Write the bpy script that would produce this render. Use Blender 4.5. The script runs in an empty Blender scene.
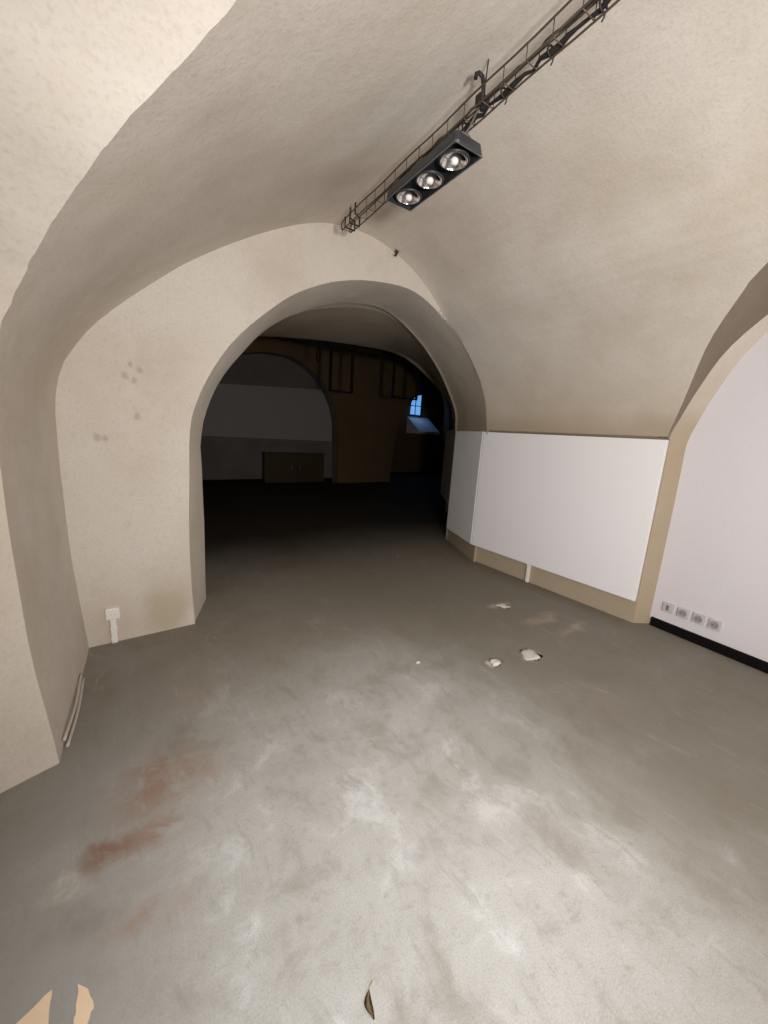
import bpy, bmesh, math, random
from mathutils import Vector, Matrix, noise
random.seed(4)
scene = bpy.context.scene
col = scene.collection

# ---------------------------------------------------------------- frame of the vault
# u runs along the vault towards the dark hall, v across it to the right, z up
ANG = math.radians(36.0)
UD = Vector((-math.sin(ANG), math.cos(ANG), 0)); VD = Vector((math.cos(ANG), math.sin(ANG), 0))
def W(u, v, z): return UD*u + VD*v + Vector((0, 0, z))
ROTZ = ANG   # an object turned by ROTZ has local x = v, local y = u

# ---------------------------------------------------------------- materials
def new_mat(name):
    m = bpy.data.materials.new(name); m.use_nodes = True
    nt = m.node_tree; b = nt.nodes['Principled BSDF']
    return m, nt, b
def plain(name, colr, rough=.6, metal=0., spec=.4, bump=0., bscale=60.):
    m, nt, b = new_mat(name)
    b.inputs['Base Color'].default_value = (*colr, 1); b.inputs['Roughness'].default_value = rough
    b.inputs['Metallic'].default_value = metal; b.inputs['Specular IOR Level'].default_value = spec
    tc = nt.nodes.new('ShaderNodeTexCoord'); n = nt.nodes.new('ShaderNodeTexNoise')
    n.inputs['Scale'].default_value = bscale; n.inputs['Detail'].default_value = 4
    nt.links.new(tc.outputs['Object'], n.inputs['Vector'])
    mx = nt.nodes.new('ShaderNodeMix'); mx.data_type = 'RGBA'
    mx.inputs['A'].default_value = (*[c*.93 for c in colr], 1); mx.inputs['B'].default_value = (*[min(1, c*1.05) for c in colr], 1)
    nt.links.new(n.outputs['Fac'], mx.inputs['Factor']); nt.links.new(mx.outputs['Result'], b.inputs['Base Color'])
    if bump:
        bp = nt.nodes.new('ShaderNodeBump'); bp.inputs['Strength'].default_value = bump; bp.inputs['Distance'].default_value = .01
        nt.links.new(n.outputs['Fac'], bp.inputs['Height']); nt.links.new(bp.outputs['Normal'], b.inputs['Normal'])
    return m
class NB:
    """small node builder for the plaster and the floor"""
    def __init__(s, nt): s.nt = nt; s.tc = nt.nodes.new('ShaderNodeTexCoord').outputs['Object']
    def noise(s, scale, detail=5, rough=.55, vec=None, dist=0.):
        n = s.nt.nodes.new('ShaderNodeTexNoise'); n.inputs['Scale'].default_value = scale
        n.inputs['Detail'].default_value = detail; n.inputs['Roughness'].default_value = rough
        n.inputs['Distortion'].default_value = dist
        s.nt.links.new(vec or s.tc, n.inputs['Vector']); return n
    def ramp(s, sock, a, b, lo=0., hi=1.):
        r = s.nt.nodes.new('ShaderNodeMapRange'); r.interpolation_type = 'SMOOTHSTEP'
        for k, x in zip(('From Min', 'From Max', 'To Min', 'To Max'), (a, b, lo, hi)): r.inputs[k].default_value = x
        s.nt.links.new(sock, r.inputs['Value']); return r.outputs['Result']
    def math(s, op, a, b=None):
        m = s.nt.nodes.new('ShaderNodeMath'); m.operation = op
        for i, x in enumerate((a, b)):
            if x is None: continue
            if isinstance(x, (int, float)): m.inputs[i].default_value = x
            else: s.nt.links.new(x, m.inputs[i])
        return m.outputs[0]
    def mix(s, fac, a, b):
        m = s.nt.nodes.new('ShaderNodeMix'); m.data_type = 'RGBA'
        if isinstance(fac, (int, float)): m.inputs['Factor'].default_value = fac
        else: s.nt.links.new(fac, m.inputs['Factor'])
        for k, x in (('A', a), ('B', b)):
            if isinstance(x, tuple): m.inputs[k].default_value = (*x, 1)
            else: s.nt.links.new(x, m.inputs[k])
        return m.outputs['Result']
    def warped(s, amp, scale):
        n = s.noise(scale, 3); a = s.nt.nodes.new('ShaderNodeVectorMath'); a.operation = 'SUBTRACT'
        s.nt.links.new(n.outputs['Color'], a.inputs[0]); a.inputs[1].default_value = (.5, .5, .5)
        b = s.nt.nodes.new('ShaderNodeVectorMath'); b.operation = 'SCALE'; b.inputs['Scale'].default_value = amp
        s.nt.links.new(a.outputs[0], b.inputs[0])
        c = s.nt.nodes.new('ShaderNodeVectorMath'); c.operation = 'ADD'
        s.nt.links.new(s.tc, c.inputs[0]); s.nt.links.new(b.outputs[0], c.inputs[1]); return c.outputs[0]
    def blob(s, vec, p, size, rot=0., soft=.6):
        """a stain or a painted shade with a shape of its own: an ellipse about p in the warped coordinates"""
        mp = s.nt.nodes.new('ShaderNodeMapping'); mp.vector_type = 'TEXTURE'
        mp.inputs['Location'].default_value = p; mp.inputs['Rotation'].default_value = (0, 0, rot)
        mp.inputs['Scale'].default_value = size; s.nt.links.new(vec, mp.inputs['Vector'])
        l = s.nt.nodes.new('ShaderNodeVectorMath'); l.operation = 'LENGTH'; s.nt.links.new(mp.outputs[0], l.inputs[0])
        return s.ramp(l.outputs['Value'], 1.0, 1.0-soft)
    def sep(s, vec=None):
        x = s.nt.nodes.new('ShaderNodeSeparateXYZ'); s.nt.links.new(vec or s.tc, x.inputs[0]); return x.outputs
    def bump(s, h, strength, dist, prev=None):
        b = s.nt.nodes.new('ShaderNodeBump'); b.inputs['Strength'].default_value = strength; b.inputs['Distance'].default_value = dist
        s.nt.links.new(h, b.inputs['Height'])
        if prev: s.nt.links.new(prev, b.inputs['Normal'])
        return b.outputs['Normal']

# Setting meshes keep their data in (v, u, z) and are turned by ROTZ, so object coordinates are x=v, y=u
def plaster(name, base, brown=True):
    m, nt, b = new_mat(name); q = NB(nt)
    big = q.noise(.9, 4, .6).outputs['Fac']; mid = q.noise(5, 6, .65).outputs['Fac']; fine = q.noise(70, 3, .6).outputs['Fac']
    c1 = tuple(base); c2 = tuple(x*y for x, y in zip(base, (.86, .82, .77))); c3 = tuple(min(1, x*y) for x, y in zip(base, (1.05, 1.03, 1.06)))
    c = q.mix(q.ramp(big, .35, .7), c1, c2)
    c = q.mix(q.ramp(mid, .5, .8, 0, .45), c, c3)
    c = q.mix(q.ramp(mid, .46, .25, 0, .35), c, tuple(x*y for x, y in zip(base, (.8, .76, .68))))
    c = q.mix(q.ramp(fine, .45, .75, 0, .28), c, tuple(x*y for x, y in zip(base, (.62, .58, .52))))
    wv = q.warped(.30, 2.2)
    if brown:
        s = q.sep(wv)
        # old damp in the low right side of the vault and on the masonry under the boards
        d = q.math('MULTIPLY', q.ramp(s[0], 2.9, 3.75), q.ramp(s[2], 2.5, 1.5))
        c = q.mix(q.math('MULTIPLY', d, .62), c, (.40, .31, .21))
        d2 = q.math('MULTIPLY', q.ramp(s[0], 3.25, 3.6), q.ramp(s[2], 1.85, 1.6))
        c = q.mix(q.math('MULTIPLY', d2, .35), c, (.33, .25, .15))
    w2 = q.warped(.16, 5)
    for (p, sz, colr, k, soft) in [((.28, 2.95, .16), (.21, .6, .30), (.44, .37, .23), .6, .75),
                                   ((-.05, 2.95, .15), (.16, .6, .3), (.60, .44, .34), .35, .9),
                                   ((2.6, 1.2, 2.8), (.35, .3, .5), (.72, .71, .64), .25, .9)]:
        c = q.mix(q.math('MULTIPLY', q.blob(w2, p, sz, 0, soft), k), c, colr)
    w4 = q.warped(.03, 18)
    for (p, r) in [((.125, 2.95, 1.751), .030), ((.175, 2.95, 1.722), .028), ((.205, 2.95, 1.791), .024), ((.155, 2.95, 1.82), .022), ((-.04, 2.95, 1.369), .030),
                   ((.0, 2.95, 1.365), .026), ((.173, 2.95, 1.503), .026), ((-.215, 2.6, 1.45), .03), ((-.22, 2.45, 1.42), .025)]:
        c = q.mix(q.math('MULTIPLY', q.blob(w4, p, (r, .2, r*1.2), 0, .8), .42), c, (.26, .23, .19))
    nt.links.new(c, b.inputs['Base Color']); b.inputs['Roughness'].default_value = .92; b.inputs['Specular IOR Level'].default_value = .15
    n = q.bump(mid, .25, .02); n = q.bump(fine, .22, .004, n); nt.links.new(n, b.inputs['Normal'])
    return m
PLASTER = plaster('old_lime_plaster', (.66, .605, .54))
SOFFIT = plaster('dark_brown_plaster', (.25, .205, .16), False)  # darker, browner plaster used on the right niche soffit
HALL = plaster('brown_hall_plaster', (.15, .095, .048), False)  # hall plasters, brown and grey, darkened in colour to deepen the hall's shade
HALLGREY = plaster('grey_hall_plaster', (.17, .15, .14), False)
BAYP = plaster('shaded_bay_plaster', (.46, .39, .31), False)  # bay plaster darkened in colour for the shade behind the arch


def floor_material():
    m, nt, b = new_mat('worn_concrete'); q = NB(nt)
    w = q.warped(.35, 1.6); wS = q.warped(.22, 5.)
    big = q.noise(.8, 5, .6, w).outputs['Fac']; mid = q.noise(3.2, 7, .68, w).outputs['Fac']; fine = q.noise(22, 5, .7).outputs['Fac']; grit = q.noise(180, 2, .6).outputs['Fac']
    c = q.mix(q.ramp(big, .3, .7), (.44, .43, .41), (.34, .325, .295))
    c = q.mix(q.ramp(mid, .50, .66, 0, .6), c, (.27, .25, .22))
    c = q.mix(q.ramp(mid, .47, .33, 0, .6), c, (.57, .565, .56))
    c = q.mix(q.ramp(fine, .52, .75, 0, .5), c, (.25, .22, .185))
    c = q.mix(q.ramp(grit, .45, .75, 0, .35), c, (.22, .20, .17)); c = q.mix(q.ramp(grit, .45, .2, 0, .3), c, (.6, .59, .57))
    s = q.sep(w)
    # greyer middle; browner far and right parts, deepened in colour for the light's falloff
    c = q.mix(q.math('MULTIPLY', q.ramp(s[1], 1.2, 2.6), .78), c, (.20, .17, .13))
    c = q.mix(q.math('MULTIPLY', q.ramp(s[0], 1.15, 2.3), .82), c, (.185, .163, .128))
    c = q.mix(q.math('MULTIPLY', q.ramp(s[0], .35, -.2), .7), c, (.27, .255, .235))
    brk = q.ramp(q.noise(9, 6, .72, w).outputs['Fac'], .38, .58, .25, 1.)
    red = (.27, .155, .105); tan = (.50, .40, .30); dark = (.20, .175, .145); pale = (.62, .58, .51)
    for (v, u, a, bb, colr, k, soft) in [
        (.10, 1.62, .26, .20, red, .75, .95), (.20, 1.85, .10, .12, dark, .5, .9), (-.07, 1.40, .11, .07, (.22, .12, .07), .8, .8), (.07, 1.37, .14, .08, red, .75, .95),
        (-.03, 1.13, .12, .05, red, .45, .9), (.10, 1.08, .12, .05, (.30, .22, .18), .45, .9), (-.20, 1.33, .09, .06, pale, .65, .9), (-.15, 1.2, .12, .06, dark, .4, .9),
        (.30, 2.1, .25, .12, (.33, .22, .17), .35, .9), (-.12, 2.45, .12, .4, (.20, .16, .11), .45, .9), (.15, 2.85, .5, .12, dark, .45, .9),  # last one: dirt and contact shade painted at the end wall's foot
        (2.393, 1.395, .075, .06, pale, .9, .5), (2.05, 1.46, .05, .035, pale, .8, .6), (2.13, 1.44, .06, .045, (.10, .085, .05), .9, .7),  # the dark last blob paints the small crumb's shadow
        (2.9, 2.05, .13, .07, pale, .55, .8), (3.0, 1.7, .30, .08, tan, .5, .9), (2.75, 2.5, .35, .25, dark, .4, .9), (3.1, 1.45, .25, .06, tan, .5, .9),
        (1.55, 1.30, .30, .09, dark, .32, .9), (1.15, 1.6, .28, .08, dark, .30, .9), (1.75, .85, .16, .35, dark, .30, .9), (1.35, .55, .08, .30, (.24, .20, .17), .35, .9),
        (.85, .80, .09, .05, (.30, .29, .28), .4, .9), (1.05, 1.0, .06, .06, (.30, .28, .26), .4, .9), (2.3, .9, .2, .2, (.30, .25, .22), .35, .9)]:
        c = q.mix(q.math('MULTIPLY', q.math('MULTIPLY', q.blob(wS, (v, u, 0), (a*1.15, bb*1.25, .5), 0, soft), brk), k), c, colr)
    # scuff marks drawn out along the room
    mp = nt.nodes.new('ShaderNodeMapping'); mp.inputs['Scale'].default_value = (9, 1.6, 1); mp.inputs['Rotation'].default_value = (0, 0, math.radians(-28))
    nt.links.new(w, mp.inputs['Vector']); sc = q.noise(1.6, 5, .7, mp.outputs[0]).outputs['Fac']
    c = q.mix(q.ramp(sc, .52, .74, 0, .42), c, (.21, .185, .15))
    c = q.mix(q.ramp(sc, .42, .25, 0, .25), c, (.58, .565, .545))
    # shade painted in: floor colour darkens unevenly from the arch into the hall
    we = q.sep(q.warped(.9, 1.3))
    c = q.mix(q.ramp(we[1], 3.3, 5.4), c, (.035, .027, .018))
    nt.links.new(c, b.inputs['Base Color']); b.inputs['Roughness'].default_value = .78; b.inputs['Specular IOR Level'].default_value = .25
    n = q.bump(mid, .25, .012); n = q.bump(grit, .2, .003, n); nt.links.new(n, b.inputs['Normal'])
    return m
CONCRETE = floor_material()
WHITEWALL = plain('white_emulsion', (.71, .675, .70), .85, bump=.12, bscale=90)
BOARD = plain('white_board_paint', (.88, .86, .88), .7, bump=.05, bscale=70)
BLACK = plain('black_paint', (.005, .005, .005), .8, spec=.1)
RUST = plain('brown_steel_wire', (.13, .10, .078), .55, .6)
RUBBER = plain('black_cable_sheath', (.02, .017, .015), .6)
DARKMETAL = plain('dark_grey_enamel', (.06, .062, .068), .35, .5)
RIM = plain('grey_edge_enamel', (.16, .165, .16), .4, .5)
CHROME = plain('polished_reflector', (.82, .82, .84), .13, 1.0)
BULBGLASS = plain('frosted_bulb_glass', (.75, .74, .72), .25)
PLASTICGREY = plain('grey_socket_plastic', (.55, .52, .53), .45)
PLASTICWHITE = plain('white_socket_plastic', (.86, .83, .80), .45)
SOCKETHOLE = plain('grey_socket_recess', (.33, .31, .31), .6)
PALECABLE = plain('pale_dusty_cable', (.56, .51, .45), .8)
CRUMB = plain('pale_plaster_crumb', (.60, .56, .49), .95, bump=.6, bscale=45)
LEAF = plain('dry_brown_leaf', (.27, .20, .10), .8)
PEACH = plain('peach_light_patch', (.74, .56, .39), .9, bump=.1, bscale=25)
BROWNWOOD = plain('dark_brown_wood', (.055, .030, .012), .6, bscale=14)
SHADEDBOARD = plain('shaded_white_board', (.285, .262, .24), .8, bscale=40)  # white board greyed in colour to stand in for the far hall's dimness
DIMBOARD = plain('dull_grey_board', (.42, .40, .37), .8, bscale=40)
STEELWIRE = plain('thin_steel_wire', (.30, .28, .26), .4, .8)
def emit(name, colr, st):
    m, nt, b = new_mat(name); b.inputs['Base Color'].default_value = (.1, .15, .2, 1)
    b.inputs['Emission Color'].default_value = (*colr, 1); b.inputs['Emission Strength'].default_value = st; return m
DUSK = emit('blue_evening_pane', (.11, .29, .62), 1.2)

# ---------------------------------------------------------------- mesh helpers
def link_mesh(name, bm, mat, parent=None, smooth=False, loc=None, rot=None):
    bmesh.ops.recalc_face_normals(bm, faces=bm.faces[:])
    me = bpy.data.meshes.new(name); bm.to_mesh(me); bm.free()
    if mat: me.materials.append(mat)
    for p in me.polygons: p.use_smooth = smooth
    o = bpy.data.objects.new(name, me); col.objects.link(o)
    if parent: o.parent = parent
    if loc is not None: o.location = loc
    if rot is not None: o.rotation_euler = rot
    return o
def tag(o, label, cat, group=None):
    o['label'] = label; o['category'] = cat
    if group: o['group'] = group
    return o
def thing(name, label, cat, loc, rotz=ROTZ, group=None):
    o = bpy.data.objects.new(name, None); col.objects.link(o); o.empty_display_size = .1
    o.location = loc; o.rotation_euler = (0, 0, rotz); return tag(o, label, cat, group)
def structure(o): o['kind'] = 'structure'; return o
def box(bm, c, s, bevel=0.):
    r = bmesh.ops.create_cube(bm, size=1.0); vs = r['verts']
    for v in vs: v.co = Vector((c[0]+v.co.x*s[0], c[1]+v.co.y*s[1], c[2]+v.co.z*s[2]))
    if bevel:
        es = list({e for v in vs for e in v.link_edges})
        bmesh.ops.bevel(bm, geom=es, offset=bevel, segments=2, affect='EDGES', profile=.6)
def tube(bm, pts, r, n=8, closed=False):
    pts = [Vector(p) for p in pts]; rings = []; N = len(pts); prev = None
    for i, p in enumerate(pts):
        a = pts[(i-1) % N] if (i or closed) else p; b = pts[(i+1) % N] if (i < N-1 or closed) else p
        t = (b-a).normalized()
        if prev is None: prev = t.orthogonal().normalized()
        x = (prev - t*prev.dot(t))
        x = x.normalized() if x.length > 1e-6 else t.orthogonal().normalized()
        prev = x; y = t.cross(x); rr = r(i) if callable(r) else r
        rings.append([bm.verts.new(p + (x*math.cos(k*2*math.pi/n)+y*math.sin(k*2*math.pi/n))*rr) for k in range(n)])
    for i in range(N if closed else N-1):
        A, B = rings[i], rings[(i+1) % N]
        for k in range(n): bm.faces.new((A[k], A[(k+1) % n], B[(k+1) % n], B[k]))
    if not closed: bm.faces.new(rings[0][::-1]); bm.faces.new(rings[-1])
def lathe(bm, prof, n=24, axis_pt=(0, 0, 0), caps=True):
    rings = []; ax = Vector(axis_pt)
    for r, z in prof: rings.append([bm.verts.new(ax+Vector((r*math.cos(k*2*math.pi/n), r*math.sin(k*2*math.pi/n), z))) for k in range(n)])
    for A, B in zip(rings[:-1], rings[1:]):
        for k in range(n): bm.faces.new((A[k], A[(k+1) % n], B[(k+1) % n], B[k]))
    if not caps: return
    if prof[0][0] > 1e-4: bm.faces.new(rings[0])
    if prof[-1][0] > 1e-4: bm.faces.new(rings[-1][::-1])
def spline(pts, n):
    """Catmull-Rom through pts, n samples evenly by arc length"""
    P = [Vector(p) for p in pts]; P = [P[0]*2-P[1]] + P + [P[-1]*2-P[-2]]; out = []
    for i in range(1, len(P)-2):
        for k in range(12):
            t = k/12.; a, b, c, d = P[i-1:i+3]
            out.append(.5*((2*b)+(c-a)*t+(2*a-5*b+4*c-d)*t*t+(3*b-a-3*c+d)*t**3))
    out.append(P[-2]); L = [0.]
    for a, b in zip(out[:-1], out[1:]): L.append(L[-1]+(b-a).length)
    res = []; j = 0
    for i in range(n):
        s = L[-1]*i/(n-1)
        while j < len(L)-2 and L[j+1] < s: j += 1
        t = (s-L[j])/max(1e-9, L[j+1]-L[j]); res.append(out[j].lerp(out[j+1], min(1, t)))
    return res
def loft(name, sections):
    """closed solid through sections of equally many (v,u,z) points"""
    bm = bmesh.new(); rings = [[bm.verts.new(p) for p in s] for s in sections]; n = len(rings[0])
    for A, B in zip(rings[:-1], rings[1:]):
        for k in range(n): bm.faces.new((A[k], A[(k+1) % n], B[(k+1) % n], B[k]))
    bm.faces.new(rings[0][::-1]); bm.faces.new(rings[-1])
    bmesh.ops.triangulate(bm, faces=bm.faces[:])
    bmesh.ops.recalc_face_normals(bm, faces=bm.faces[:])
    me = bpy.data.meshes.new(name); bm.to_mesh(me); bm.free()
    o = bpy.data.objects.new(name, me); col.objects.link(o); return o

# ---------------------------------------------------------------- the room: air volumes joined, then turned into plaster skins
ZB = -.30
BARREL = [(-.18, ZB), (-.18, 0), (-.213, .48), (-.226, .87), (-.229, 1.2), (-.226, 1.42), (-.215, 1.58), (-.17, 1.765), (-.08, 1.914), (.02, 2.042), (.284, 2.30),
          (.57, 2.54), (1.02, 2.823), (1.45, 3.02), (1.85, 3.07), (2.2, 3.00), (2.5, 2.86), (2.79, 2.64), (3.065, 2.45), (3.325, 2.19), (3.51, 1.915), (3.60, 1.68)]
def barrel_section(uend):
    s = []
    for v in [tuple(p) for p in spline([(a, b, 0) for a, b in BARREL], 70)] + [(3.625, 1.61, 0), (3.68, 1.585, 0), (3.68, ZB, 0)]:
        a, z = v[0], v[1]
        u = uend if uend < 0 else 2.955 + .024*(a+.2)
        w = min(1, max(0, (3.66-a)/3.86)); a -= .076*(2.96-u)*w
        s.append((a, u, z))
    return s
barrel = loft('v_barrel', [barrel_section(-3.2), barrel_section(3.)])
# left niche, a cross vault; profile in (u, z)
LN = [(1.95, ZB), (1.945, 0), (1.93, .5), (1.915, 1.0), (1.91, 1.38), (1.87, 1.66), (1.80, 1.83), (1.74, 1.915), (1.62, 2.02), (1.515, 2.10), (1.42, 2.165), (1.32, 2.25), (1.235, 2.33), (1.15, 2.386), (1.075, 2.43), (.75, 2.56), (.35, 2.62)]
def niche_section(prof, v, du, ucen, n=40, drop=0.):
    half = [(p[0], p[1]-drop*min(1, max(0, (p[1]-1.6)/.6))) for p in spline([(a, b, 0) for a, b in prof], n)]
    k = 1+du/(half[0][0]-ucen); pts = [(ucen+(a-ucen)*k, z) for a, z in half]; mir = [(ucen-(a-ucen)*k, z) for a, z in half[::-1]]
    if abs(mir[0][0]-pts[-1][0]) < 1e-4: mir = mir[1:]
    return [(v, a, z) for a, z in pts+mir]
left_niche = loft('v_left', [niche_section(LN, .95, 0, .33), niche_section(LN, -.24, 0, .33), niche_section(LN, -1.9, -.55, .33)])
RN = [(1.25, ZB), (1.25, 0), (1.25, .8), (1.25, 1.35), (1.25, 1.58), (1.20, 1.75), (1.13, 1.952), (1.045, 2.155), (.96, 2.285), (.835, 2.422), (.735, 2.508), (.45, 2.66), (.1, 2.72)]
right_niche = loft('v_right', [niche_section(RN, 2.45, 0, .08), niche_section(RN, 3.66, 0, .08), niche_section(RN, 3.87, -.13, .08, 40, .08)])
# the archway through the end wall
OUT_L = [(.466, 3.0, ZB), (.464, 3.0, .0), (.445, 3.0, .56), (.462, 3.0, 1.321)]
OUT_A = [(.462, 3.0, 1.321), (.485, 3.0, 1.519), (.588, 3.0, 1.775), (.758, 3.0, 2.051), (.99, 3.0, 2.289), (1.247, 3.0, 2.489), (1.589, 3.0, 2.655), (1.95, 3.0, 2.75), (2.367, 3.01, 2.775), (2.775, 3.038, 2.635), (3.078, 3.045, 2.452), (3.34, 3.052, 2.193), (3.525, 3.056, 1.912), (3.615, 3.06, 1.64)]
OUT_R = [(3.615, 3.06, 1.64), (3.66, 3.08, 1.58), (3.66, 3.1, 1.2), (3.66, 3.1, ZB)]
IN_L = [(.63, 3.4, ZB), (.625, 3.4, 0), (.626, 3.4, .42), (.613, 3.4, 1.3)]
IN_A = [(.613, 3.4, 1.3), (.659, 3.406, 1.561), (.799, 3.428, 1.861), (1.077, 3.472, 2.204), (1.343, 3.513, 2.429), (1.501, 3.538, 2.517), (1.732, 3.574, 2.634), (2.022, 3.62, 2.735), (2.331, 3.668, 2.80), (2.668, 3.721, 2.79), (3.181, 3.802, 2.585), (3.615, 3.87, 2.282), (3.964, 3.924, 1.886), (4.026, 3.934, 1.66)]
IN_R = [(4.026, 3.934, 1.66), (4.05, 3.94, 1.58), (4.06, 3.94, 1.2), (4.06, 3.94, ZB)]
def arch_section(L, A, R, off=(0, 0, 0)):
    o = Vector(off); s = spline(L, 12)[:-1]+spline(A, 46)[:-1]+spline(R, 12)
    return [p+o for p in s]
S0 = arch_section(OUT_L, OUT_A, OUT_R, (0, -.15, 0)); S1 = arch_section(OUT_L, OUT_A, OUT_R); S2 = arch_section(IN_L, IN_A, IN_R)
S3 = [Vector((p.x+.01, p.y+.12, p.z)) for p in S2]
S0 = [Vector((p.x-.07*min(1, max(0, (p.x-2.5)/.4)), p.y, p.z-(.05*min(1, max(0, (p.x-2.4)/.4)) if p.z > 1.5 else 0))) for p in S0]
arch = loft('v_arch', [S0, S1, S2, S3])
# second bay behind the arch: a little wider all round than the arch it opens from, flaring to the right
cen = Vector((2.3, 0, 1.3))
def grow(p, k): return Vector((cen.x+(p.x-cen.x)*k, p.y, cen.z+(p.z-cen.z)*k if p.z > 1.3 else p.z))
B1 = [grow(Vector((p.x, p.y+.05, p.z)), 1.035) for p in S2]
RIM_L = [(.35, 5.5, ZB), (.35, 5.5, 0), (.35, 5.5, .6), (.38, 5.5, 1.5)]
RIM_A = [(.38, 5.5, 1.5), (.50, 5.5, 1.95), (.8, 5.5, 2.28), (1.389, 5.5, 2.57), (1.707, 5.5, 2.664), (2.339, 5.5, 2.755), (3.152, 5.5, 2.817), (4.0, 5.5, 2.845), (4.456, 5.5, 2.736), (4.823, 5.5, 2.57), (5.227, 5.5, 2.32), (5.50, 5.5, 2.112), (5.62, 5.5, 1.7)]
RIM_R = [(5.62, 5.5, 1.7), (5.62, 5.5, 1.5), (5.62, 5.5, 1.0), (5.62, 5.5, ZB)]
B2 = arch_section(RIM_L, RIM_A, RIM_R)
bay = loft('v_bay', [B1, B2, [p+Vector((0, .15, 0)) for p in B2]])
# hall beyond, running across
def rectsec(u0, u1, z, v, rise=.5):
    a = [(v, u0, ZB), (v, u0, z)] + [(v, u0+(u1-u0)*(.5-.5*math.cos(math.pi*k/10)), z+rise*math.sin(math.pi*k/10)) for k in range(1, 10)] + [(v, u1, z), (v, u1, ZB)]
    return a
hall = loft('v_hall', [rectsec(5.6, 9.8, 3.4, -.8), rectsec(5.6, 9.8, 3.4, 10.6)])
LUN = [(1.15, ZB), (1.15, 0), (1.15, .8), (1.2, 1.5), (1.45, 2.2), (1.95, 2.74), (2.466, 3.01), (3.0, 3.18), (3.5, 3.245), (4.178, 3.17), (4.902, 2.664), (5.2, 2.1), (5.309, 1.64), (5.37, .8), (5.37, ZB)]
lun = loft('v_lunette', [[(p[0], 9.6, p[1]) for p in spline([(a, b, 0) for a, b in LUN], 50)], [(p[0], 10.15, p[1]) for p in spline([(a, b, 0) for a, b in LUN], 50)]])
PAS = [(7.2, ZB), (7.2, 0), (7.24, .7), (7.3, 1.32), (7.42, 1.8), (7.62, 2.26), (8.1, 2.86), (8.832, 3.221), (9.4, 3.05), (9.8, 2.5), (9.9, 1.9), (9.95, .9), (9.95, ZB)]
def passec(u, dv, kz): return [(p[0]+dv, u, p[1] if p[1] < 0 else p[1]*kz) for p in spline([(a, b, 0) for a, b in PAS], 46)]
pas = loft('v_pass', [passec(9.6, 0, 1), passec(10.3, .25, 1), passec(12.4, 1.9, 1.15)])

base = barrel
for o in (left_niche, right_niche, arch, bay, hall, lun, pas):
    m = base.modifiers.new('b', 'BOOLEAN'); m.operation = 'UNION'; m.solver = 'EXACT'; m.object = o
rm = base.modifiers.new('r', 'REMESH'); rm.mode = 'SHARP'; rm.octree_depth = 9; rm.scale = .95; rm.sharpness = 1.; rm.use_remove_disconnected = False
dg = bpy.context.evaluated_depsgraph_get(); ev = base.evaluated_get(dg); me = bpy.data.meshes.new_from_object(ev)
for o in (barrel, left_niche, right_niche, arch, bay, hall, lun, pas): bpy.data.objects.remove(o)
me.update()
bmr = bmesh.new(); bmr.from_mesh(me); bpy.data.meshes.remove(me)
bmesh.ops.recalc_face_normals(bmr, faces=bmr.faces[:])
# uneven hand-laid plaster
for v in bmr.verts:
    p = v.co
    if p.z < -.12: continue
    d = noise.noise(p*1.1)*.012 + noise.noise(p*3.1+Vector((5, 1, 2)))*.005
    if p.x > 3.3 and p.z < 1.7 and p.y < 4.2: d *= .25
    v.co = p + v.normal*d
bmr.faces.ensure_lookup_table()
groups = {}
for f in bmr.faces:
    c = f.calc_center_median(); n = f.normal      # normals point out of the air, into the masonry
    if c.z < -.13: continue
    v, u, z = c
    if u < 3.02 and v < 3.9 and not (u > 2.85 and n.y > .55):
        if u < -2.9 and n.y < -.6: k = 'wall_behind'
        elif v > 2.42 and u < 1.32 and abs(n.x) < .4 and z > .02: k = 'wall_right_soffit'
        elif v < -.5 and z < 1.75: k = 'wall_left_niche'
        elif z < 1.62: k = 'wall_left' if v < 2 else 'wall_right_pier'
        else: k = 'ceiling'
    elif u < 4.0 and (v < 4.2): k = 'wall_end'
    elif u < 5.6 and v < 5.7 : k = 'ceiling_bay' if z > 1.62 else ('wall_bay_left' if v < 2 else 'wall_bay_right')
    elif u > 9.85 and v < 5.6: k = 'wall_far_niche'
    elif u > 9.7 and n.y > .7 and v < 11 and u < 9.95: k = 'wall_far'
    elif u > 9.7: k = 'wall_passage'
    elif z > 3.3: k = 'ceiling_hall'
    else: k = 'wall_hall'
    groups.setdefault(k, []).append(f)
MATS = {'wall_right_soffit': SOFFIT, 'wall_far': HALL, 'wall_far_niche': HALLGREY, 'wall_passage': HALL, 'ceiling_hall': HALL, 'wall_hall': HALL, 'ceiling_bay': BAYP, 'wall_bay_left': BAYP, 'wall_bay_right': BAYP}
for k, fs in groups.items():
    bm = bmesh.new(); mp = {}
    for f in fs:
        vs = []
        for v in f.verts:
            if v.index not in mp: mp[v.index] = bm.verts.new(v.co)
            vs.append(mp[v.index])
        bm.faces.new(vs[::-1])                   # face the room
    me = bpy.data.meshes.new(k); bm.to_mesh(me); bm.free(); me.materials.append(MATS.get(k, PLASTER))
    for p in me.polygons: p.use_smooth = True
    me.set_sharp_from_angle(angle=math.radians(24))
    o = bpy.data.objects.new(k, me); col.objects.link(o); o.rotation_euler = (0, 0, ROTZ); structure(o)
bmr.free()

# floor
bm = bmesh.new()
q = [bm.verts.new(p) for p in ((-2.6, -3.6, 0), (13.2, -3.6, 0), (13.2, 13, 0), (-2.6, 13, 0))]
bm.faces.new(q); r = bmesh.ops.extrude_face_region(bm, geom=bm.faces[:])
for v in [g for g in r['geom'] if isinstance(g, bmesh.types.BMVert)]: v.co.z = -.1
structure(link_mesh('floor', bm, CONCRETE, rot=(0, 0, ROTZ)))

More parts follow.
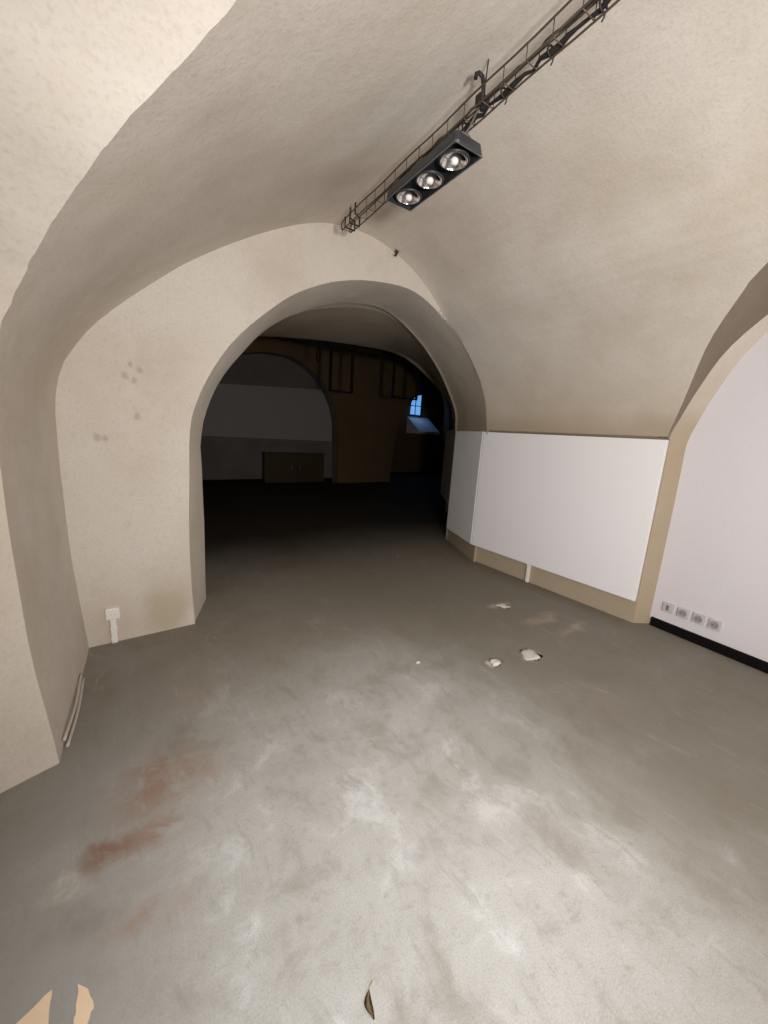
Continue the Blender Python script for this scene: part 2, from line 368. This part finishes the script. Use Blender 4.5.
# white back wall of the right niche, with its black baseboard
def wv(u): return 3.80 - .09*(1.13-u)
prof = [(.08+(a-.08)*.95, z+.03*min(1, max(0, (z-1.5)/.4))) for a, z in [(p[0], p[1]) for p in spline([(a, b, 0) for a, b in RN], 40)] if z > .0]
cu = .08
pts = prof + [(2*cu-a, z) for a, z in prof[::-1]]
pts = [(pts[0][0], 0.)] + pts + [(pts[-1][0], 0.)]
bm = bmesh.new()
A = [bm.verts.new((wv(a), a, z)) for a, z in pts]; B = [bm.verts.new((wv(a)+.05, a, z)) for a, z in pts]
bm.faces.new(A); bm.faces.new(B[::-1]); n = len(A)
for k in range(n): bm.faces.new((A[k], A[(k+1) % n], B[(k+1) % n], B[k]))
structure(link_mesh('wall_right', bm, WHITEWALL, rot=(0, 0, ROTZ)))
bm = bmesh.new()
prf = [(.03, .0), (.0, .0)]
sec = lambda u, w: [(wv(u)+.01, u, 0), (wv(u)-.022, u, 0), (wv(u)-.022, u, w-.008), (wv(u)-.014, u, w), (wv(u)+.01, u, w)]
A = [bm.verts.new(p) for p in sec(1.145, .075)]; B = [bm.verts.new(p) for p in sec(-1.0, .075)]
bm.faces.new(A); bm.faces.new(B[::-1])
for k in range(5): bm.faces.new((A[k], A[(k+1) % 5], B[(k+1) % 5], B[k]))
structure(link_mesh('baseboard_right', bm, BLACK, rot=(0, 0, ROTZ)))

# ---------------------------------------------------------------- white boards along the right wall
def board(name, label, a, b, z0, z1, th, mat=None, group=None):
    """upright board between plan points a and b (u, v); front face on the line, thickness behind"""
    pa, pb = W(a[0], a[1], 0), W(b[0], b[1], 0); d = pb-pa; L = d.length; ang = math.atan2(d.y, d.x)
    t = thing(name, label, 'board', pa+Vector((0, 0, z0)), ang, group)
    bm = bmesh.new(); box(bm, (L/2, -th*.5, (z1-z0)/2), (L, th, z1-z0), .004)
    link_mesh('face_board', bm, mat or BOARD, t)
    for x in ((.12, L/2, L-.12) if L > 1. else (.12, L-.12)):
        bm = bmesh.new(); box(bm, (x, -th-.006, (z1-z0)/2), (.04, .014, z1-z0-.1)); link_mesh('batten', bm, PLASTICGREY, t)
    return t
board('display_board', 'long white board fixed low on the right wall, the larger of the joined pair', (1.243, 3.630), (3.105, 3.630), .21, 1.586, .035)
board('display_board', 'short white board in shadow angled into the arch, beside the long board', (3.125, 3.634), (3.87, 3.945), .21, 1.59, .020)

# ---------------------------------------------------------------- camera
cam = bpy.data.cameras.new('camera'); cam.sensor_fit = 'HORIZONTAL'; cam.sensor_width = 36; cam.lens = 386/768*36
cam.clip_start = .02
co = bpy.data.objects.new('camera', cam); col.objects.link(co)
rt = Vector((.99801953, .01257624, .06163486)); dn = Vector((.06290483, -.1995289, -.97787075)); fw = Vector((0, .97981123, -.19992485))
mat = Matrix((( rt.x, -dn.x, -fw.x), (rt.y, -dn.y, -fw.y), (rt.z, -dn.z, -fw.z))).to_4x4(); mat.translation = Vector((0, 0, 1.5))
co.matrix_world = mat
scene.camera = co

# ---------------------------------------------------------------- cable track under the vault
def wire_track(name, label, loc, rotz, L, up, rung_step, cable_side=None):
    """four long wires, tied every few centimetres; local y runs along it from 0 to L"""
    t = thing(name, label, 'cable track', loc, rotz)
    for x in (-.032, .032):
        for z in (0, .055):
            bm = bmesh.new(); tube(bm, [(x, L*k/24, z+.003*math.sin(k*1.3+x*40)) for k in range(25)], .0042, 6)
            link_mesh('rail', bm, RUST, t, True)
    n = int(L/rung_step)
    for k in range(n+1):
        y = .01+(L-.02)*k/n; bm = bmesh.new()
        tube(bm, [(-.032, y, .055), (-.032, y, 0), (.032, y, 0), (.032, y, .055)], .0022, 6); link_mesh('rung', bm, RUST, t, True)
    for y in up:
        bm = bmesh.new()
        tube(bm, [(0, y, .0), (0, y, .06), (-.002, y, .085), (-.012, y, .112), (-.028, y+.005, .120), (-.042, y+.005, .110), (-.044, y+.005, .094)], .0085, 8)
        box(bm, (0, y, .028), (.058, .03, .04), .006); tube(bm, [(.004, y, .05), (.012, y, .20)], .003, 6); link_mesh('hanger', bm, RUBBER, t)
    return t
TU, TV = .15, 1.325
dirv = math.atan2(1.44-1.335, 2.62-.9)        # it drifts a little to the right along the vault
trk = wire_track('cable_track', 'narrow brown wire cable track hanging under the crown of the front vault', W(TU, TV-.035, 2.835), ROTZ-dirv, 2.48, (.42, 1.22), .105)
# end clamps
for y in (2.36, 2.43):
    bm = bmesh.new(); tube(bm, [(-.036, y, .058), (-.036, y, -.003), (.036, y, -.003), (.036, y, .058)], .006, 6); tube(bm, [(.036, y, .05), (0, y, .062), (0, y, .125)], .006, 6)
    link_mesh('end_clamp', bm, RUBBER, trk)
for x in (-.032, .032):
    bm = bmesh.new(); tube(bm, [(x, 2.47, .055), (x, 2.492, .045), (x, 2.498, .028), (x, 2.492, .01), (x, 2.47, 0)], .0042, 6)
    link_mesh('end_loop', bm, RUST, trk, True)
cb = thing('power_cable', 'dark power cable lying lumpy along the lower edge of the front cable track', 'cable', W(TU, TV-.035, 2.835), ROTZ-dirv)
bm = bmesh.new()
tube(bm, [(.026+.006*math.sin(k*1.9), .02+k*.036, .016+.005*math.sin(k*2.7+1)) for k in range(50)], lambda i: .0085+.003*math.sin(i*1.1), 8)
link_mesh('sheath', bm, RUBBER, cb, True)
bm = bmesh.new(); tube(bm, [(-.018+.005*math.sin(k*1.3+2), .02+k*.04, .012+.004*math.sin(k*2.1)) for k in range(46)], .005, 8)
link_mesh('thin_strand', bm, RUBBER, cb, True)
for k in range(8):
    bm = bmesh.new(); y = .18+k*.19+random.uniform(-.03, .03)
    tube(bm, [(.026+.02*math.cos(a*math.pi/5), y, .016+.016*math.sin(a*math.pi/5)) for a in range(10)], .0035, 6, True)
    tube(bm, [(.040, y, .01), (.046, y+.006, .0), (.045, y+.012, -.008)], .003, 6); link_mesh('cable_tie', bm, RUBBER, cb, True)

# ---------------------------------------------------------------- spotlight tray
fx = thing('spotlight_tray', 'dark grey tray of three unlit reflector lamps hung under the cable track', 'ceiling light', W(1.585, 1.292, 2.645), ROTZ+math.radians(-3))
LX, LY, HZ = .075, .255, .055
bm = bmesh.new()
def ring(x, y, z, c):
    out = []
    for sx, sy in ((1, 1), (-1, 1), (-1, -1), (1, -1)):
        a0 = {(1, 1): 0, (-1, 1): 90, (-1, -1): 180, (1, -1): 270}[(sx, sy)]
        for k in range(4):
            a = math.radians(a0+k*30); out.append(bm.verts.new((sx*(x-c)+c*math.cos(a), sy*(y-c)+c*math.sin(a), z)))
    return out
Rr = [ring(LX, LY, 0, .018), ring(LX+.004, LY+.004, .008, .02), ring(LX-.002, LY-.004, HZ-.012, .018), ring(LX-.018, LY-.02, HZ, .014)]
for A, B in zip(Rr[:-1], Rr[1:]):
    for k in range(16): bm.faces.new((A[k], A[(k+1) % 16], B[(k+1) % 16], B[k]))
bm.faces.new(Rr[-1])
I = ring(LX-.006, LY-.006, 0, .014); J = ring(LX-.006, LY-.006, .036, .014)
for A, B in ((Rr[0], I), (I, J)):
    for k in range(16): bm.faces.new((B[k], B[(k+1) % 16], A[(k+1) % 16], A[k]))
bm.faces.new(J[::-1])
link_mesh('housing', bm, DARKMETAL, fx)
bm = bmesh.new()
pts = []
for sx, sy in ((1, 1), (-1, 1), (-1, -1), (1, -1)): pts.append((sx*(LX-.001), sy*(LY-.001), .001))
tube(bm, pts, .0035, 6, True); link_mesh('rim', bm, RIM, fx)
for y in (-.165, 0, .165):
    ring_o = bmesh.new(); lathe(ring_o, [(.062, -.001), (.066, .001), (.066, .006), (.058, .006), (.058, -.001), (.062, -.001)], 32, (0, y, 0), False); rg = link_mesh('lamp_ring', ring_o, DARKMETAL, fx, True)
    b2 = bmesh.new()
    lathe(b2, [(.058, .0), (.055, .006), (.048, .014), (.037, .022), (.024, .028), (.012, .031), (.0, .032)], 32, (0, y, .0), False); rf = link_mesh('reflector', b2, CHROME, fx, True)
    b3 = bmesh.new(); lathe(b3, [(0, -.014), (.012, -.012), (.018, -.004), (.018, .004), (.013, .010)], 20, (0, y, 0)); link_mesh('bulb', b3, BULBGLASS, rf, True)
    b4 = bmesh.new(); tube(b4, [(-.056, y, -.002), (-.02, y, -.006), (.02, y, -.006), (.056, y, -.002)], .0025, 6); link_mesh('bulb_bridge', b4, STEELWIRE, rf)
for y in (-.215, .215):
    b5 = bmesh.new(); box(b5, (0, y, HZ+.006), (.05, .03, .014), .003)
    tube(b5, [(.0, y, HZ+.01), (.03, y, HZ+.06), (.065, y, .19)], .0035, 6); link_mesh('suspension_wire', b5, STEELWIRE, fx)
b6 = bmesh.new(); tube(b6, [(.03, .06, HZ), (.055, .07, .10), (.07, .085, .15), (.085, .11, .19)], .005, 8); link_mesh('flex', b6, RUBBER, fx, True)

# small clip on the vault by the arch
cl = thing('cable_clip', 'tiny dark cable clip fixed to the vault just above the arch', 'clip', W(2.97, 2.12, 2.985))
bm = bmesh.new(); tube(bm, [(0, 0, .05), (0, 0, .02), (-.004, -.004, 0), (-.014, -.008, -.012), (-.026, -.010, -.006)], .0075, 8); link_mesh('hook', bm, RUBBER, cl, True)
bm = bmesh.new(); box(bm, (0, 0, .028), (.03, .024, .02), .004); link_mesh('fixing_plate', bm, RUST, cl)

# ---------------------------------------------------------------- sockets
def wall_socket(label, loc, rotz, size, plate_mat, hole_mat, kind, group=None):
    """local -y looks into the room"""
    t = thing('wall_socket', label, 'socket', loc, rotz, group)
    bm = bmesh.new(); box(bm, (0, .004, 0), (size, .034, size), .005); link_mesh('plate', bm, plate_mat, t)
    bm = bmesh.new()
    if kind == 'round':
        lathe(bm, [(.0, .0), (.024, .0), (.024, .003), (.028, .003), (.028, -.004), (.0, -.004)], 24)
        bmesh.ops.rotate(bm, verts=bm.verts[:], cent=(0, 0, 0), matrix=Matrix.Rotation(math.radians(90), 3, 'X'))
        bmesh.ops.translate(bm, verts=bm.verts[:], vec=(0, -.014, 0))
    else: box(bm, (0, -.0145, 0), (.022, .006, .044), .002)
    r = link_mesh('socket_face', bm, hole_mat, t)
    bm = bmesh.new()
    for x in (-.010, .010):
        if kind == 'round': box(bm, (x, -.0185, 0), (.006, .003, .006), .001)
    if kind != 'round':
        box(bm, (0, -.0185, .009), (.010, .003, .010), .001); box(bm, (0, -.0185, -.010), (.010, .003, .010), .001)
    link_mesh('pin_hole', bm, BLACK if kind != 'round' or plate_mat is PLASTICGREY else PLASTICGREY, r)
    return t
skew = math.atan(.09)
lab = ['grey data outlet with a narrow slot, on the white niche wall nearest the masonry pier',
       'grey power socket on the white niche wall, right beside the slotted data outlet',
       'grey power socket on the white niche wall, third from the masonry pier',
       'grey power socket ending the row, on the white niche wall farthest from the masonry pier']
for i, uu in enumerate((1.041, .932, .824, .72)):
    wall_socket(lab[i], W(uu, wv(uu)-.006, .205), ROTZ-math.radians(90)-skew, .078, PLASTICGREY, SOCKETHOLE, 'slot' if i == 0 else 'round', 'row of sockets on the niche wall')
sk_ = wall_socket('white socket low on the end wall with its conduit running to the floor', W(2.945, -.037, .215), ROTZ, .078, PLASTICWHITE, PLASTICWHITE, 'round')
bm = bmesh.new(); box(bm, (0, .002, -.125), (.034, .03, .172), .004); link_mesh('conduit', bm, PLASTICWHITE, sk_)
for z in (-.10, -.18):
    bm = bmesh.new(); box(bm, (0, -.014, z), (.040, .006, .016), .002); link_mesh('conduit_clip', bm, PLASTICWHITE, sk_)
tr = thing('cable_trunking', 'short white cable trunking running down under the long white board', 'trunking', W(2.30, 3.662, 0))
bm = bmesh.new(); box(bm, (0, 0, .108), (.03, .034, .213), .004); link_mesh('cover', bm, PLASTICWHITE, tr)
bm = bmesh.new(); box(bm, (-.002, 0, .19), (.034, .040, .022), .003); link_mesh('joint_collar', bm, PLASTICWHITE, tr)

# loose pale cables along the foot of the left wall
def foot(u): return -.18-.076*(2.96-u)
for off, z0, lab_ in ((.020, .008, 'pale thin cable lying along the foot of the left wall, nearer the floor'), (.012, .035, 'pale thin cable clipped just above another along the foot of the left wall')):
    pts = [W(u_, foot(u_)+off+.005*math.sin(u_*9), z0+.006*(1+math.sin(u_*7))*(1 if z0 > .02 else .15)) for u_ in [2.02+.035*k for k in range(17)]]
    bm = bmesh.new(); tube(bm, pts, .007, 8); tag(link_mesh('loose_cable', bm, PALECABLE, None, True), lab_, 'cable')

# ---------------------------------------------------------------- bits on the floor
def crumb(name, label, u_, v_, r, h, seed, cat='debris'):
    rr = random.Random(seed); bm = bmesh.new(); bmesh.ops.create_icosphere(bm, subdivisions=3, radius=1)
    for v in bm.verts:
        d = 1+.55*noise.noise(v.co*1.7+Vector((seed, 0, 0)))+.32*noise.noise(v.co*4+Vector((0, seed, 0)))
        v.co = Vector((v.co.x*r*d, v.co.y*r*d*.8, max(0, v.co.z*h*d)))
    return tag(link_mesh(name, bm, CRUMB, None, True, W(u_, v_, .0012), (0, 0, rr.uniform(0, 6))), label, cat)
crumb('plaster_crumb', 'largest pale flat plaster crumb on the floor in front of the long board', 1.395, 2.393, .085, .007, 3)
crumb('plaster_crumb', 'smaller lumpy pale plaster crumb left of the largest one', 1.46, 2.085, .042, .017, 8)
crumb('plaster_crumb', 'tiny white plaster crumb alone near the middle of the floor', 1.727, 1.616, .015, .012, 5)
crumb('plaster_crumb', 'thin pale plaster crumb lying closest to the white trunking', 2.03, 2.90, .06, .008, 11)
lf = thing('dry_leaf', 'curled dry brown leaf at the bottom edge of the floor', 'leaf', W(.575, .482, .002), ROTZ+math.radians(62))
bm = bmesh.new(); prev = None
for k in range(11):
    t_ = k/10; w = .0095*math.sin(math.pi*min(1, t_*.95+.05))**.8+.0008; x = -.028+.056*t_; y = .012*math.sin(t_*2.6)
    row = [bm.verts.new((x, y-w, .006+.004*math.sin(t_*5))), bm.verts.new((x, y, .001+.003*t_)), bm.verts.new((x, y+w, .006+.004*math.cos(t_*4)))]
    if prev:
        for a in range(2): bm.faces.new((prev[a], row[a], row[a+1], prev[a+1]))
    prev = row
bmesh.ops.solidify(bm, geom=bm.faces[:], thickness=.0012); link_mesh('blade', bm, LEAF, lf, True)
bm = bmesh.new(); tube(bm, [(.026, .008, .004), (.036, .004, .003), (.045, -.004, .002)], .0013, 6); link_mesh('stalk', bm, LEAF, lf, True)
def patch(label, pts):  # flat peach pieces that paint two patches of light on the floor
    bm = bmesh.new(); cx = sum(p[0] for p in pts)/len(pts); cy = sum(p[1] for p in pts)/len(pts)
    fine = []
    for i, p in enumerate(pts):
        n_ = pts[(i+1) % len(pts)]
        for k in range(6):
            t_ = k/6; j = noise.noise(Vector((p[0]*60+k*3.1, p[1]*60, i)))*.0035
            fine.append((p[0]+(n_[0]-p[0])*t_+j-cx, p[1]+(n_[1]-p[1])*t_-j-cy))
    f = bm.faces.new([bm.verts.new((y, x, .0005)) for x, y in fine])
    r = bmesh.ops.extrude_face_region(bm, geom=[f])
    for v in [g for g in r['geom'] if isinstance(g, bmesh.types.BMVert)]: v.co.z += .0012
    return tag(link_mesh('light_patch', bm, PEACH, None, False, W(cx, cy, 0), (0, 0, ROTZ)), label, 'paper scrap')
patch('three-cornered peach scrap of painted light at the bottom left of the floor', [(1.069, -.212), (.985, -.214), (.975, -.235), (1.03, -.30)])
patch('four-sided peach scrap of painted light just right of the three-cornered one', [(1.043, -.155), (1.02, -.135), (.976, -.121), (.94, -.135), (.955, -.162)])

# ---------------------------------------------------------------- dark bay and hall
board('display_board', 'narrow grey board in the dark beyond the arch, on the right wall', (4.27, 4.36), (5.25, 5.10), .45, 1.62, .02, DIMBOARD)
ht = thing('lamp_rail', 'black rail with clips crossing the vault of the dark hall', 'lamp rail', W(5.85, 1.6, 2.80))
bm = bmesh.new(); box(bm, (1.5, 0, 0), (3.1, .045, .04), .006); link_mesh('rail', bm, BLACK, ht)
for x in (.55, .95, 1.62, 1.84, 2.25):
    bm = bmesh.new(); box(bm, (x, 0, 0), (.07, .06, .065), .008); tube(bm, [(x, 0, .03), (x, 0, .10)], .012, 8); link_mesh('clip', bm, BLACK, ht)
for x in (.2, 2.9):
    bm = bmesh.new(); tube(bm, [(x, 0, .02), (x, 0, 1.16)], .008, 8); link_mesh('drop_rod', bm, BLACK, ht)
def hang_frame(label, v0, v1, z0, z1, r):
    t = thing('hanging_frame', label, 'frame', W(5.99, (v0+v1)/2, z0), ROTZ, 'black frames hanging in the hall'); w = (v1-v0)/2
    for x in (-w, w):
        bm = bmesh.new(); tube(bm, [(x, 0, 0), (x, 0, z1-z0)], r, 8); link_mesh('rod', bm, BLACK, t)
    bm = bmesh.new(); box(bm, (0, 0, 0), (2*w+.03, .03, .03), .004); link_mesh('cross_bar', bm, BLACK, t)
    bm = bmesh.new(); box(bm, (0, -.02, z1-z0-.02), (2*w+.06, .1, .03), .004); link_mesh('top_bar', bm, BLACK, t)
    return t
hang_frame('narrower black frame hanging in the dark hall, nearer the lunette', 3.09, 3.50, 2.14, 2.84, .028)
hang_frame('wider black frame hanging in the dark hall, before the blue window', 4.38, 4.95, 2.17, 3.05, .026)
hk = thing('cable_loop', 'loop of black cable dangling from the lamp rail in the dark hall', 'cable', W(5.81, 2.79, 2.78))
bm = bmesh.new(); tube(bm, [(.02, 0, .12), (.015, 0, 0), (.02, 0, -.12), (.01, 0, -.22), (-.02, .01, -.26), (-.04, .01, -.2), (-.03, 0, -.05), (0, 0, .03)], .012, 8); link_mesh('sheath', bm, BLACK, hk, True)
bm = bmesh.new(); box(bm, (0, 0, .0), (.05, .05, .05), .006); link_mesh('hook', bm, BLACK, hk)
# white board filling the lunette of the far wall
top = [(1.25, 1.12), (5.30, 1.12), (5.28, 1.7), (5.18, 2.1), (5.03, 2.40), (4.93, 2.56), (4.4, 2.53), (1.55, 2.36), (1.27, 1.8)]
lb = thing('display_board', 'wide pale board across the lunette at the far end of the dark hall', 'board', W(10.06, 3.3, 1.12))
bm = bmesh.new(); A = [bm.verts.new((a-3.3, 0, z-1.12)) for a, z in top]; B = [bm.verts.new((a-3.3, .03, z-1.12)) for a, z in top]
bm.faces.new(A); bm.faces.new(B[::-1])
for k in range(len(A)): bm.faces.new((A[k], A[(k+1) % len(A)], B[(k+1) % len(A)], B[k]))
link_mesh('face_board', bm, SHADEDBOARD, lb)
bm = bmesh.new(); box(bm, (0, -.008, .03), (4.0, .02, .05), .004); link_mesh('bottom_ledge', bm, HALLGREY, lb)
cab = thing('low_cabinet', 'low dark brown cabinet standing under the lunette board in the hall', 'cabinet', W(9.95, 4.13, 0))
bm = bmesh.new(); box(bm, (0, 0, .42), (1.68, .2, .76), .008); link_mesh('body', bm, BROWNWOOD, cab)
bm = bmesh.new(); box(bm, (0, 0, .815), (1.74, .24, .03), .006); link_mesh('top', bm, BROWNWOOD, cab)
for x in (-.42, .42):
    bm = bmesh.new(); box(bm, (x, -.108, .42), (.80, .016, .70), .004); d = link_mesh('door', bm, BROWNWOOD, cab)
    bm = bmesh.new(); tube(bm, [(x-.30*(1 if x > 0 else -1), -.116, .40), (x-.30*(1 if x > 0 else -1), -.14, .42), (x-.30*(1 if x > 0 else -1), -.14, .5), (x-.30*(1 if x > 0 else -1), -.116, .52)], .007, 6); link_mesh('handle', bm, RIM, d)
bm = bmesh.new(); box(bm, (0, .02, .02), (1.6, .14, .04)); link_mesh('plinth', bm, BLACK, cab)
bm = bmesh.new(); box(bm, (3.3, 10.08, .06), (4.1, .04, .12), .004); structure(link_mesh('baseboard_far', bm, BLACK, rot=(0, 0, ROTZ)))
# little blue window at the end of the passage, with a deep sloping sill
wn = bpy.data.objects.new('window_1', None); col.objects.link(wn); wn.location = W(12.36, 10.2, 2.28); wn.rotation_euler = (0, 0, ROTZ); structure(wn)
out = [(-.28, 0), (.30, 0), (.30, .80), (.14, .80), (-.04, .74), (-.18, .62), (-.26, .46)]
bm = bmesh.new(); bm.faces.new([bm.verts.new((x, 0, z)) for x, z in out]); link_mesh('pane', bm, DUSK, wn)
bm = bmesh.new(); tube(bm, [(x, -.01, z) for x, z in out], .028, 6, True); tube(bm, [(.0, -.012, 0), (.0, -.012, .75)], .018, 6); tube(bm, [(-.27, -.012, .36), (.3, -.012, .36)], .016, 6)
link_mesh('window_frame', bm, BLACK, wn)
bm = bmesh.new()
A = [(-.34, .06, -.05), (-.34, -.75, -.62), (-.34, -.75, -.72), (-.34, .06, -.72)]; B = [(.75, y, z) for x, y, z in A]
A = [bm.verts.new(p) for p in A]; B = [bm.verts.new(p) for p in B]; bm.faces.new(A); bm.faces.new(B[::-1])
for k in range(4): bm.faces.new((A[k], A[(k+1) % 4], B[(k+1) % 4], B[k]))
link_mesh('window_sill', bm, WHITEWALL, wn)


# ---------------------------------------------------------------- light
def point(name, p, power, r, colr):
    l = bpy.data.lights.new(name, 'POINT'); l.energy = power; l.shadow_soft_size = r; l.color = colr
    o = bpy.data.objects.new(name, l); col.objects.link(o); o.location = p; return o
def spot(name, p, aim, power, size, r, colr):
    l = bpy.data.lights.new(name, 'SPOT'); l.energy = power; l.spot_size = math.radians(size); l.spot_blend = 1.; l.shadow_soft_size = r; l.color = colr
    o = bpy.data.objects.new(name, l); col.objects.link(o); o.location = p; o.rotation_euler = (aim-p).to_track_quat('-Z', 'Y').to_euler(); return o
p0 = W(-.95, .12, 1.45); a_ = math.radians(41)
spot('key_spot', p0, p0+W(math.cos(a_), math.sin(a_), .12), 355, 138, .12, (1, .985, .975))  # unseen spot added behind the camera as the main light
point('fill_light', W(-1.6, 1.4, 1.55), 75, .35, (1, .985, .97))  # unseen fill added to lift the left wall and the ambient level
# the torch of the phone the picture is taken with
spot('torch', W(.0, .06, 1.52), W(.78, .60, 0), 88, 82, .05, (.94, .97, 1))
# evening light coming in at the little window
al = bpy.data.lights.new('dusk_light', 'AREA'); al.energy = 3; al.size = .5; al.color = (.25, .5, 1)
ao = bpy.data.objects.new('dusk_light', al); col.objects.link(ao); ao.location = W(12.25, 10.2, 2.72); ao.rotation_euler = (W(11.9, 10.2, 2.0)-ao.location).to_track_quat('-Z', 'Y').to_euler()
wd = bpy.data.worlds.new('world'); scene.world = wd; wd.use_nodes = True
wd.node_tree.nodes['Background'].inputs[0].default_value = (.01, .01, .012, 1)
scene.view_settings.view_transform = 'Standard'; scene.view_settings.look = 'None'
scene.view_settings.exposure = .06; scene.view_settings.gamma = 1.; scene.view_settings.use_curve_mapping = False
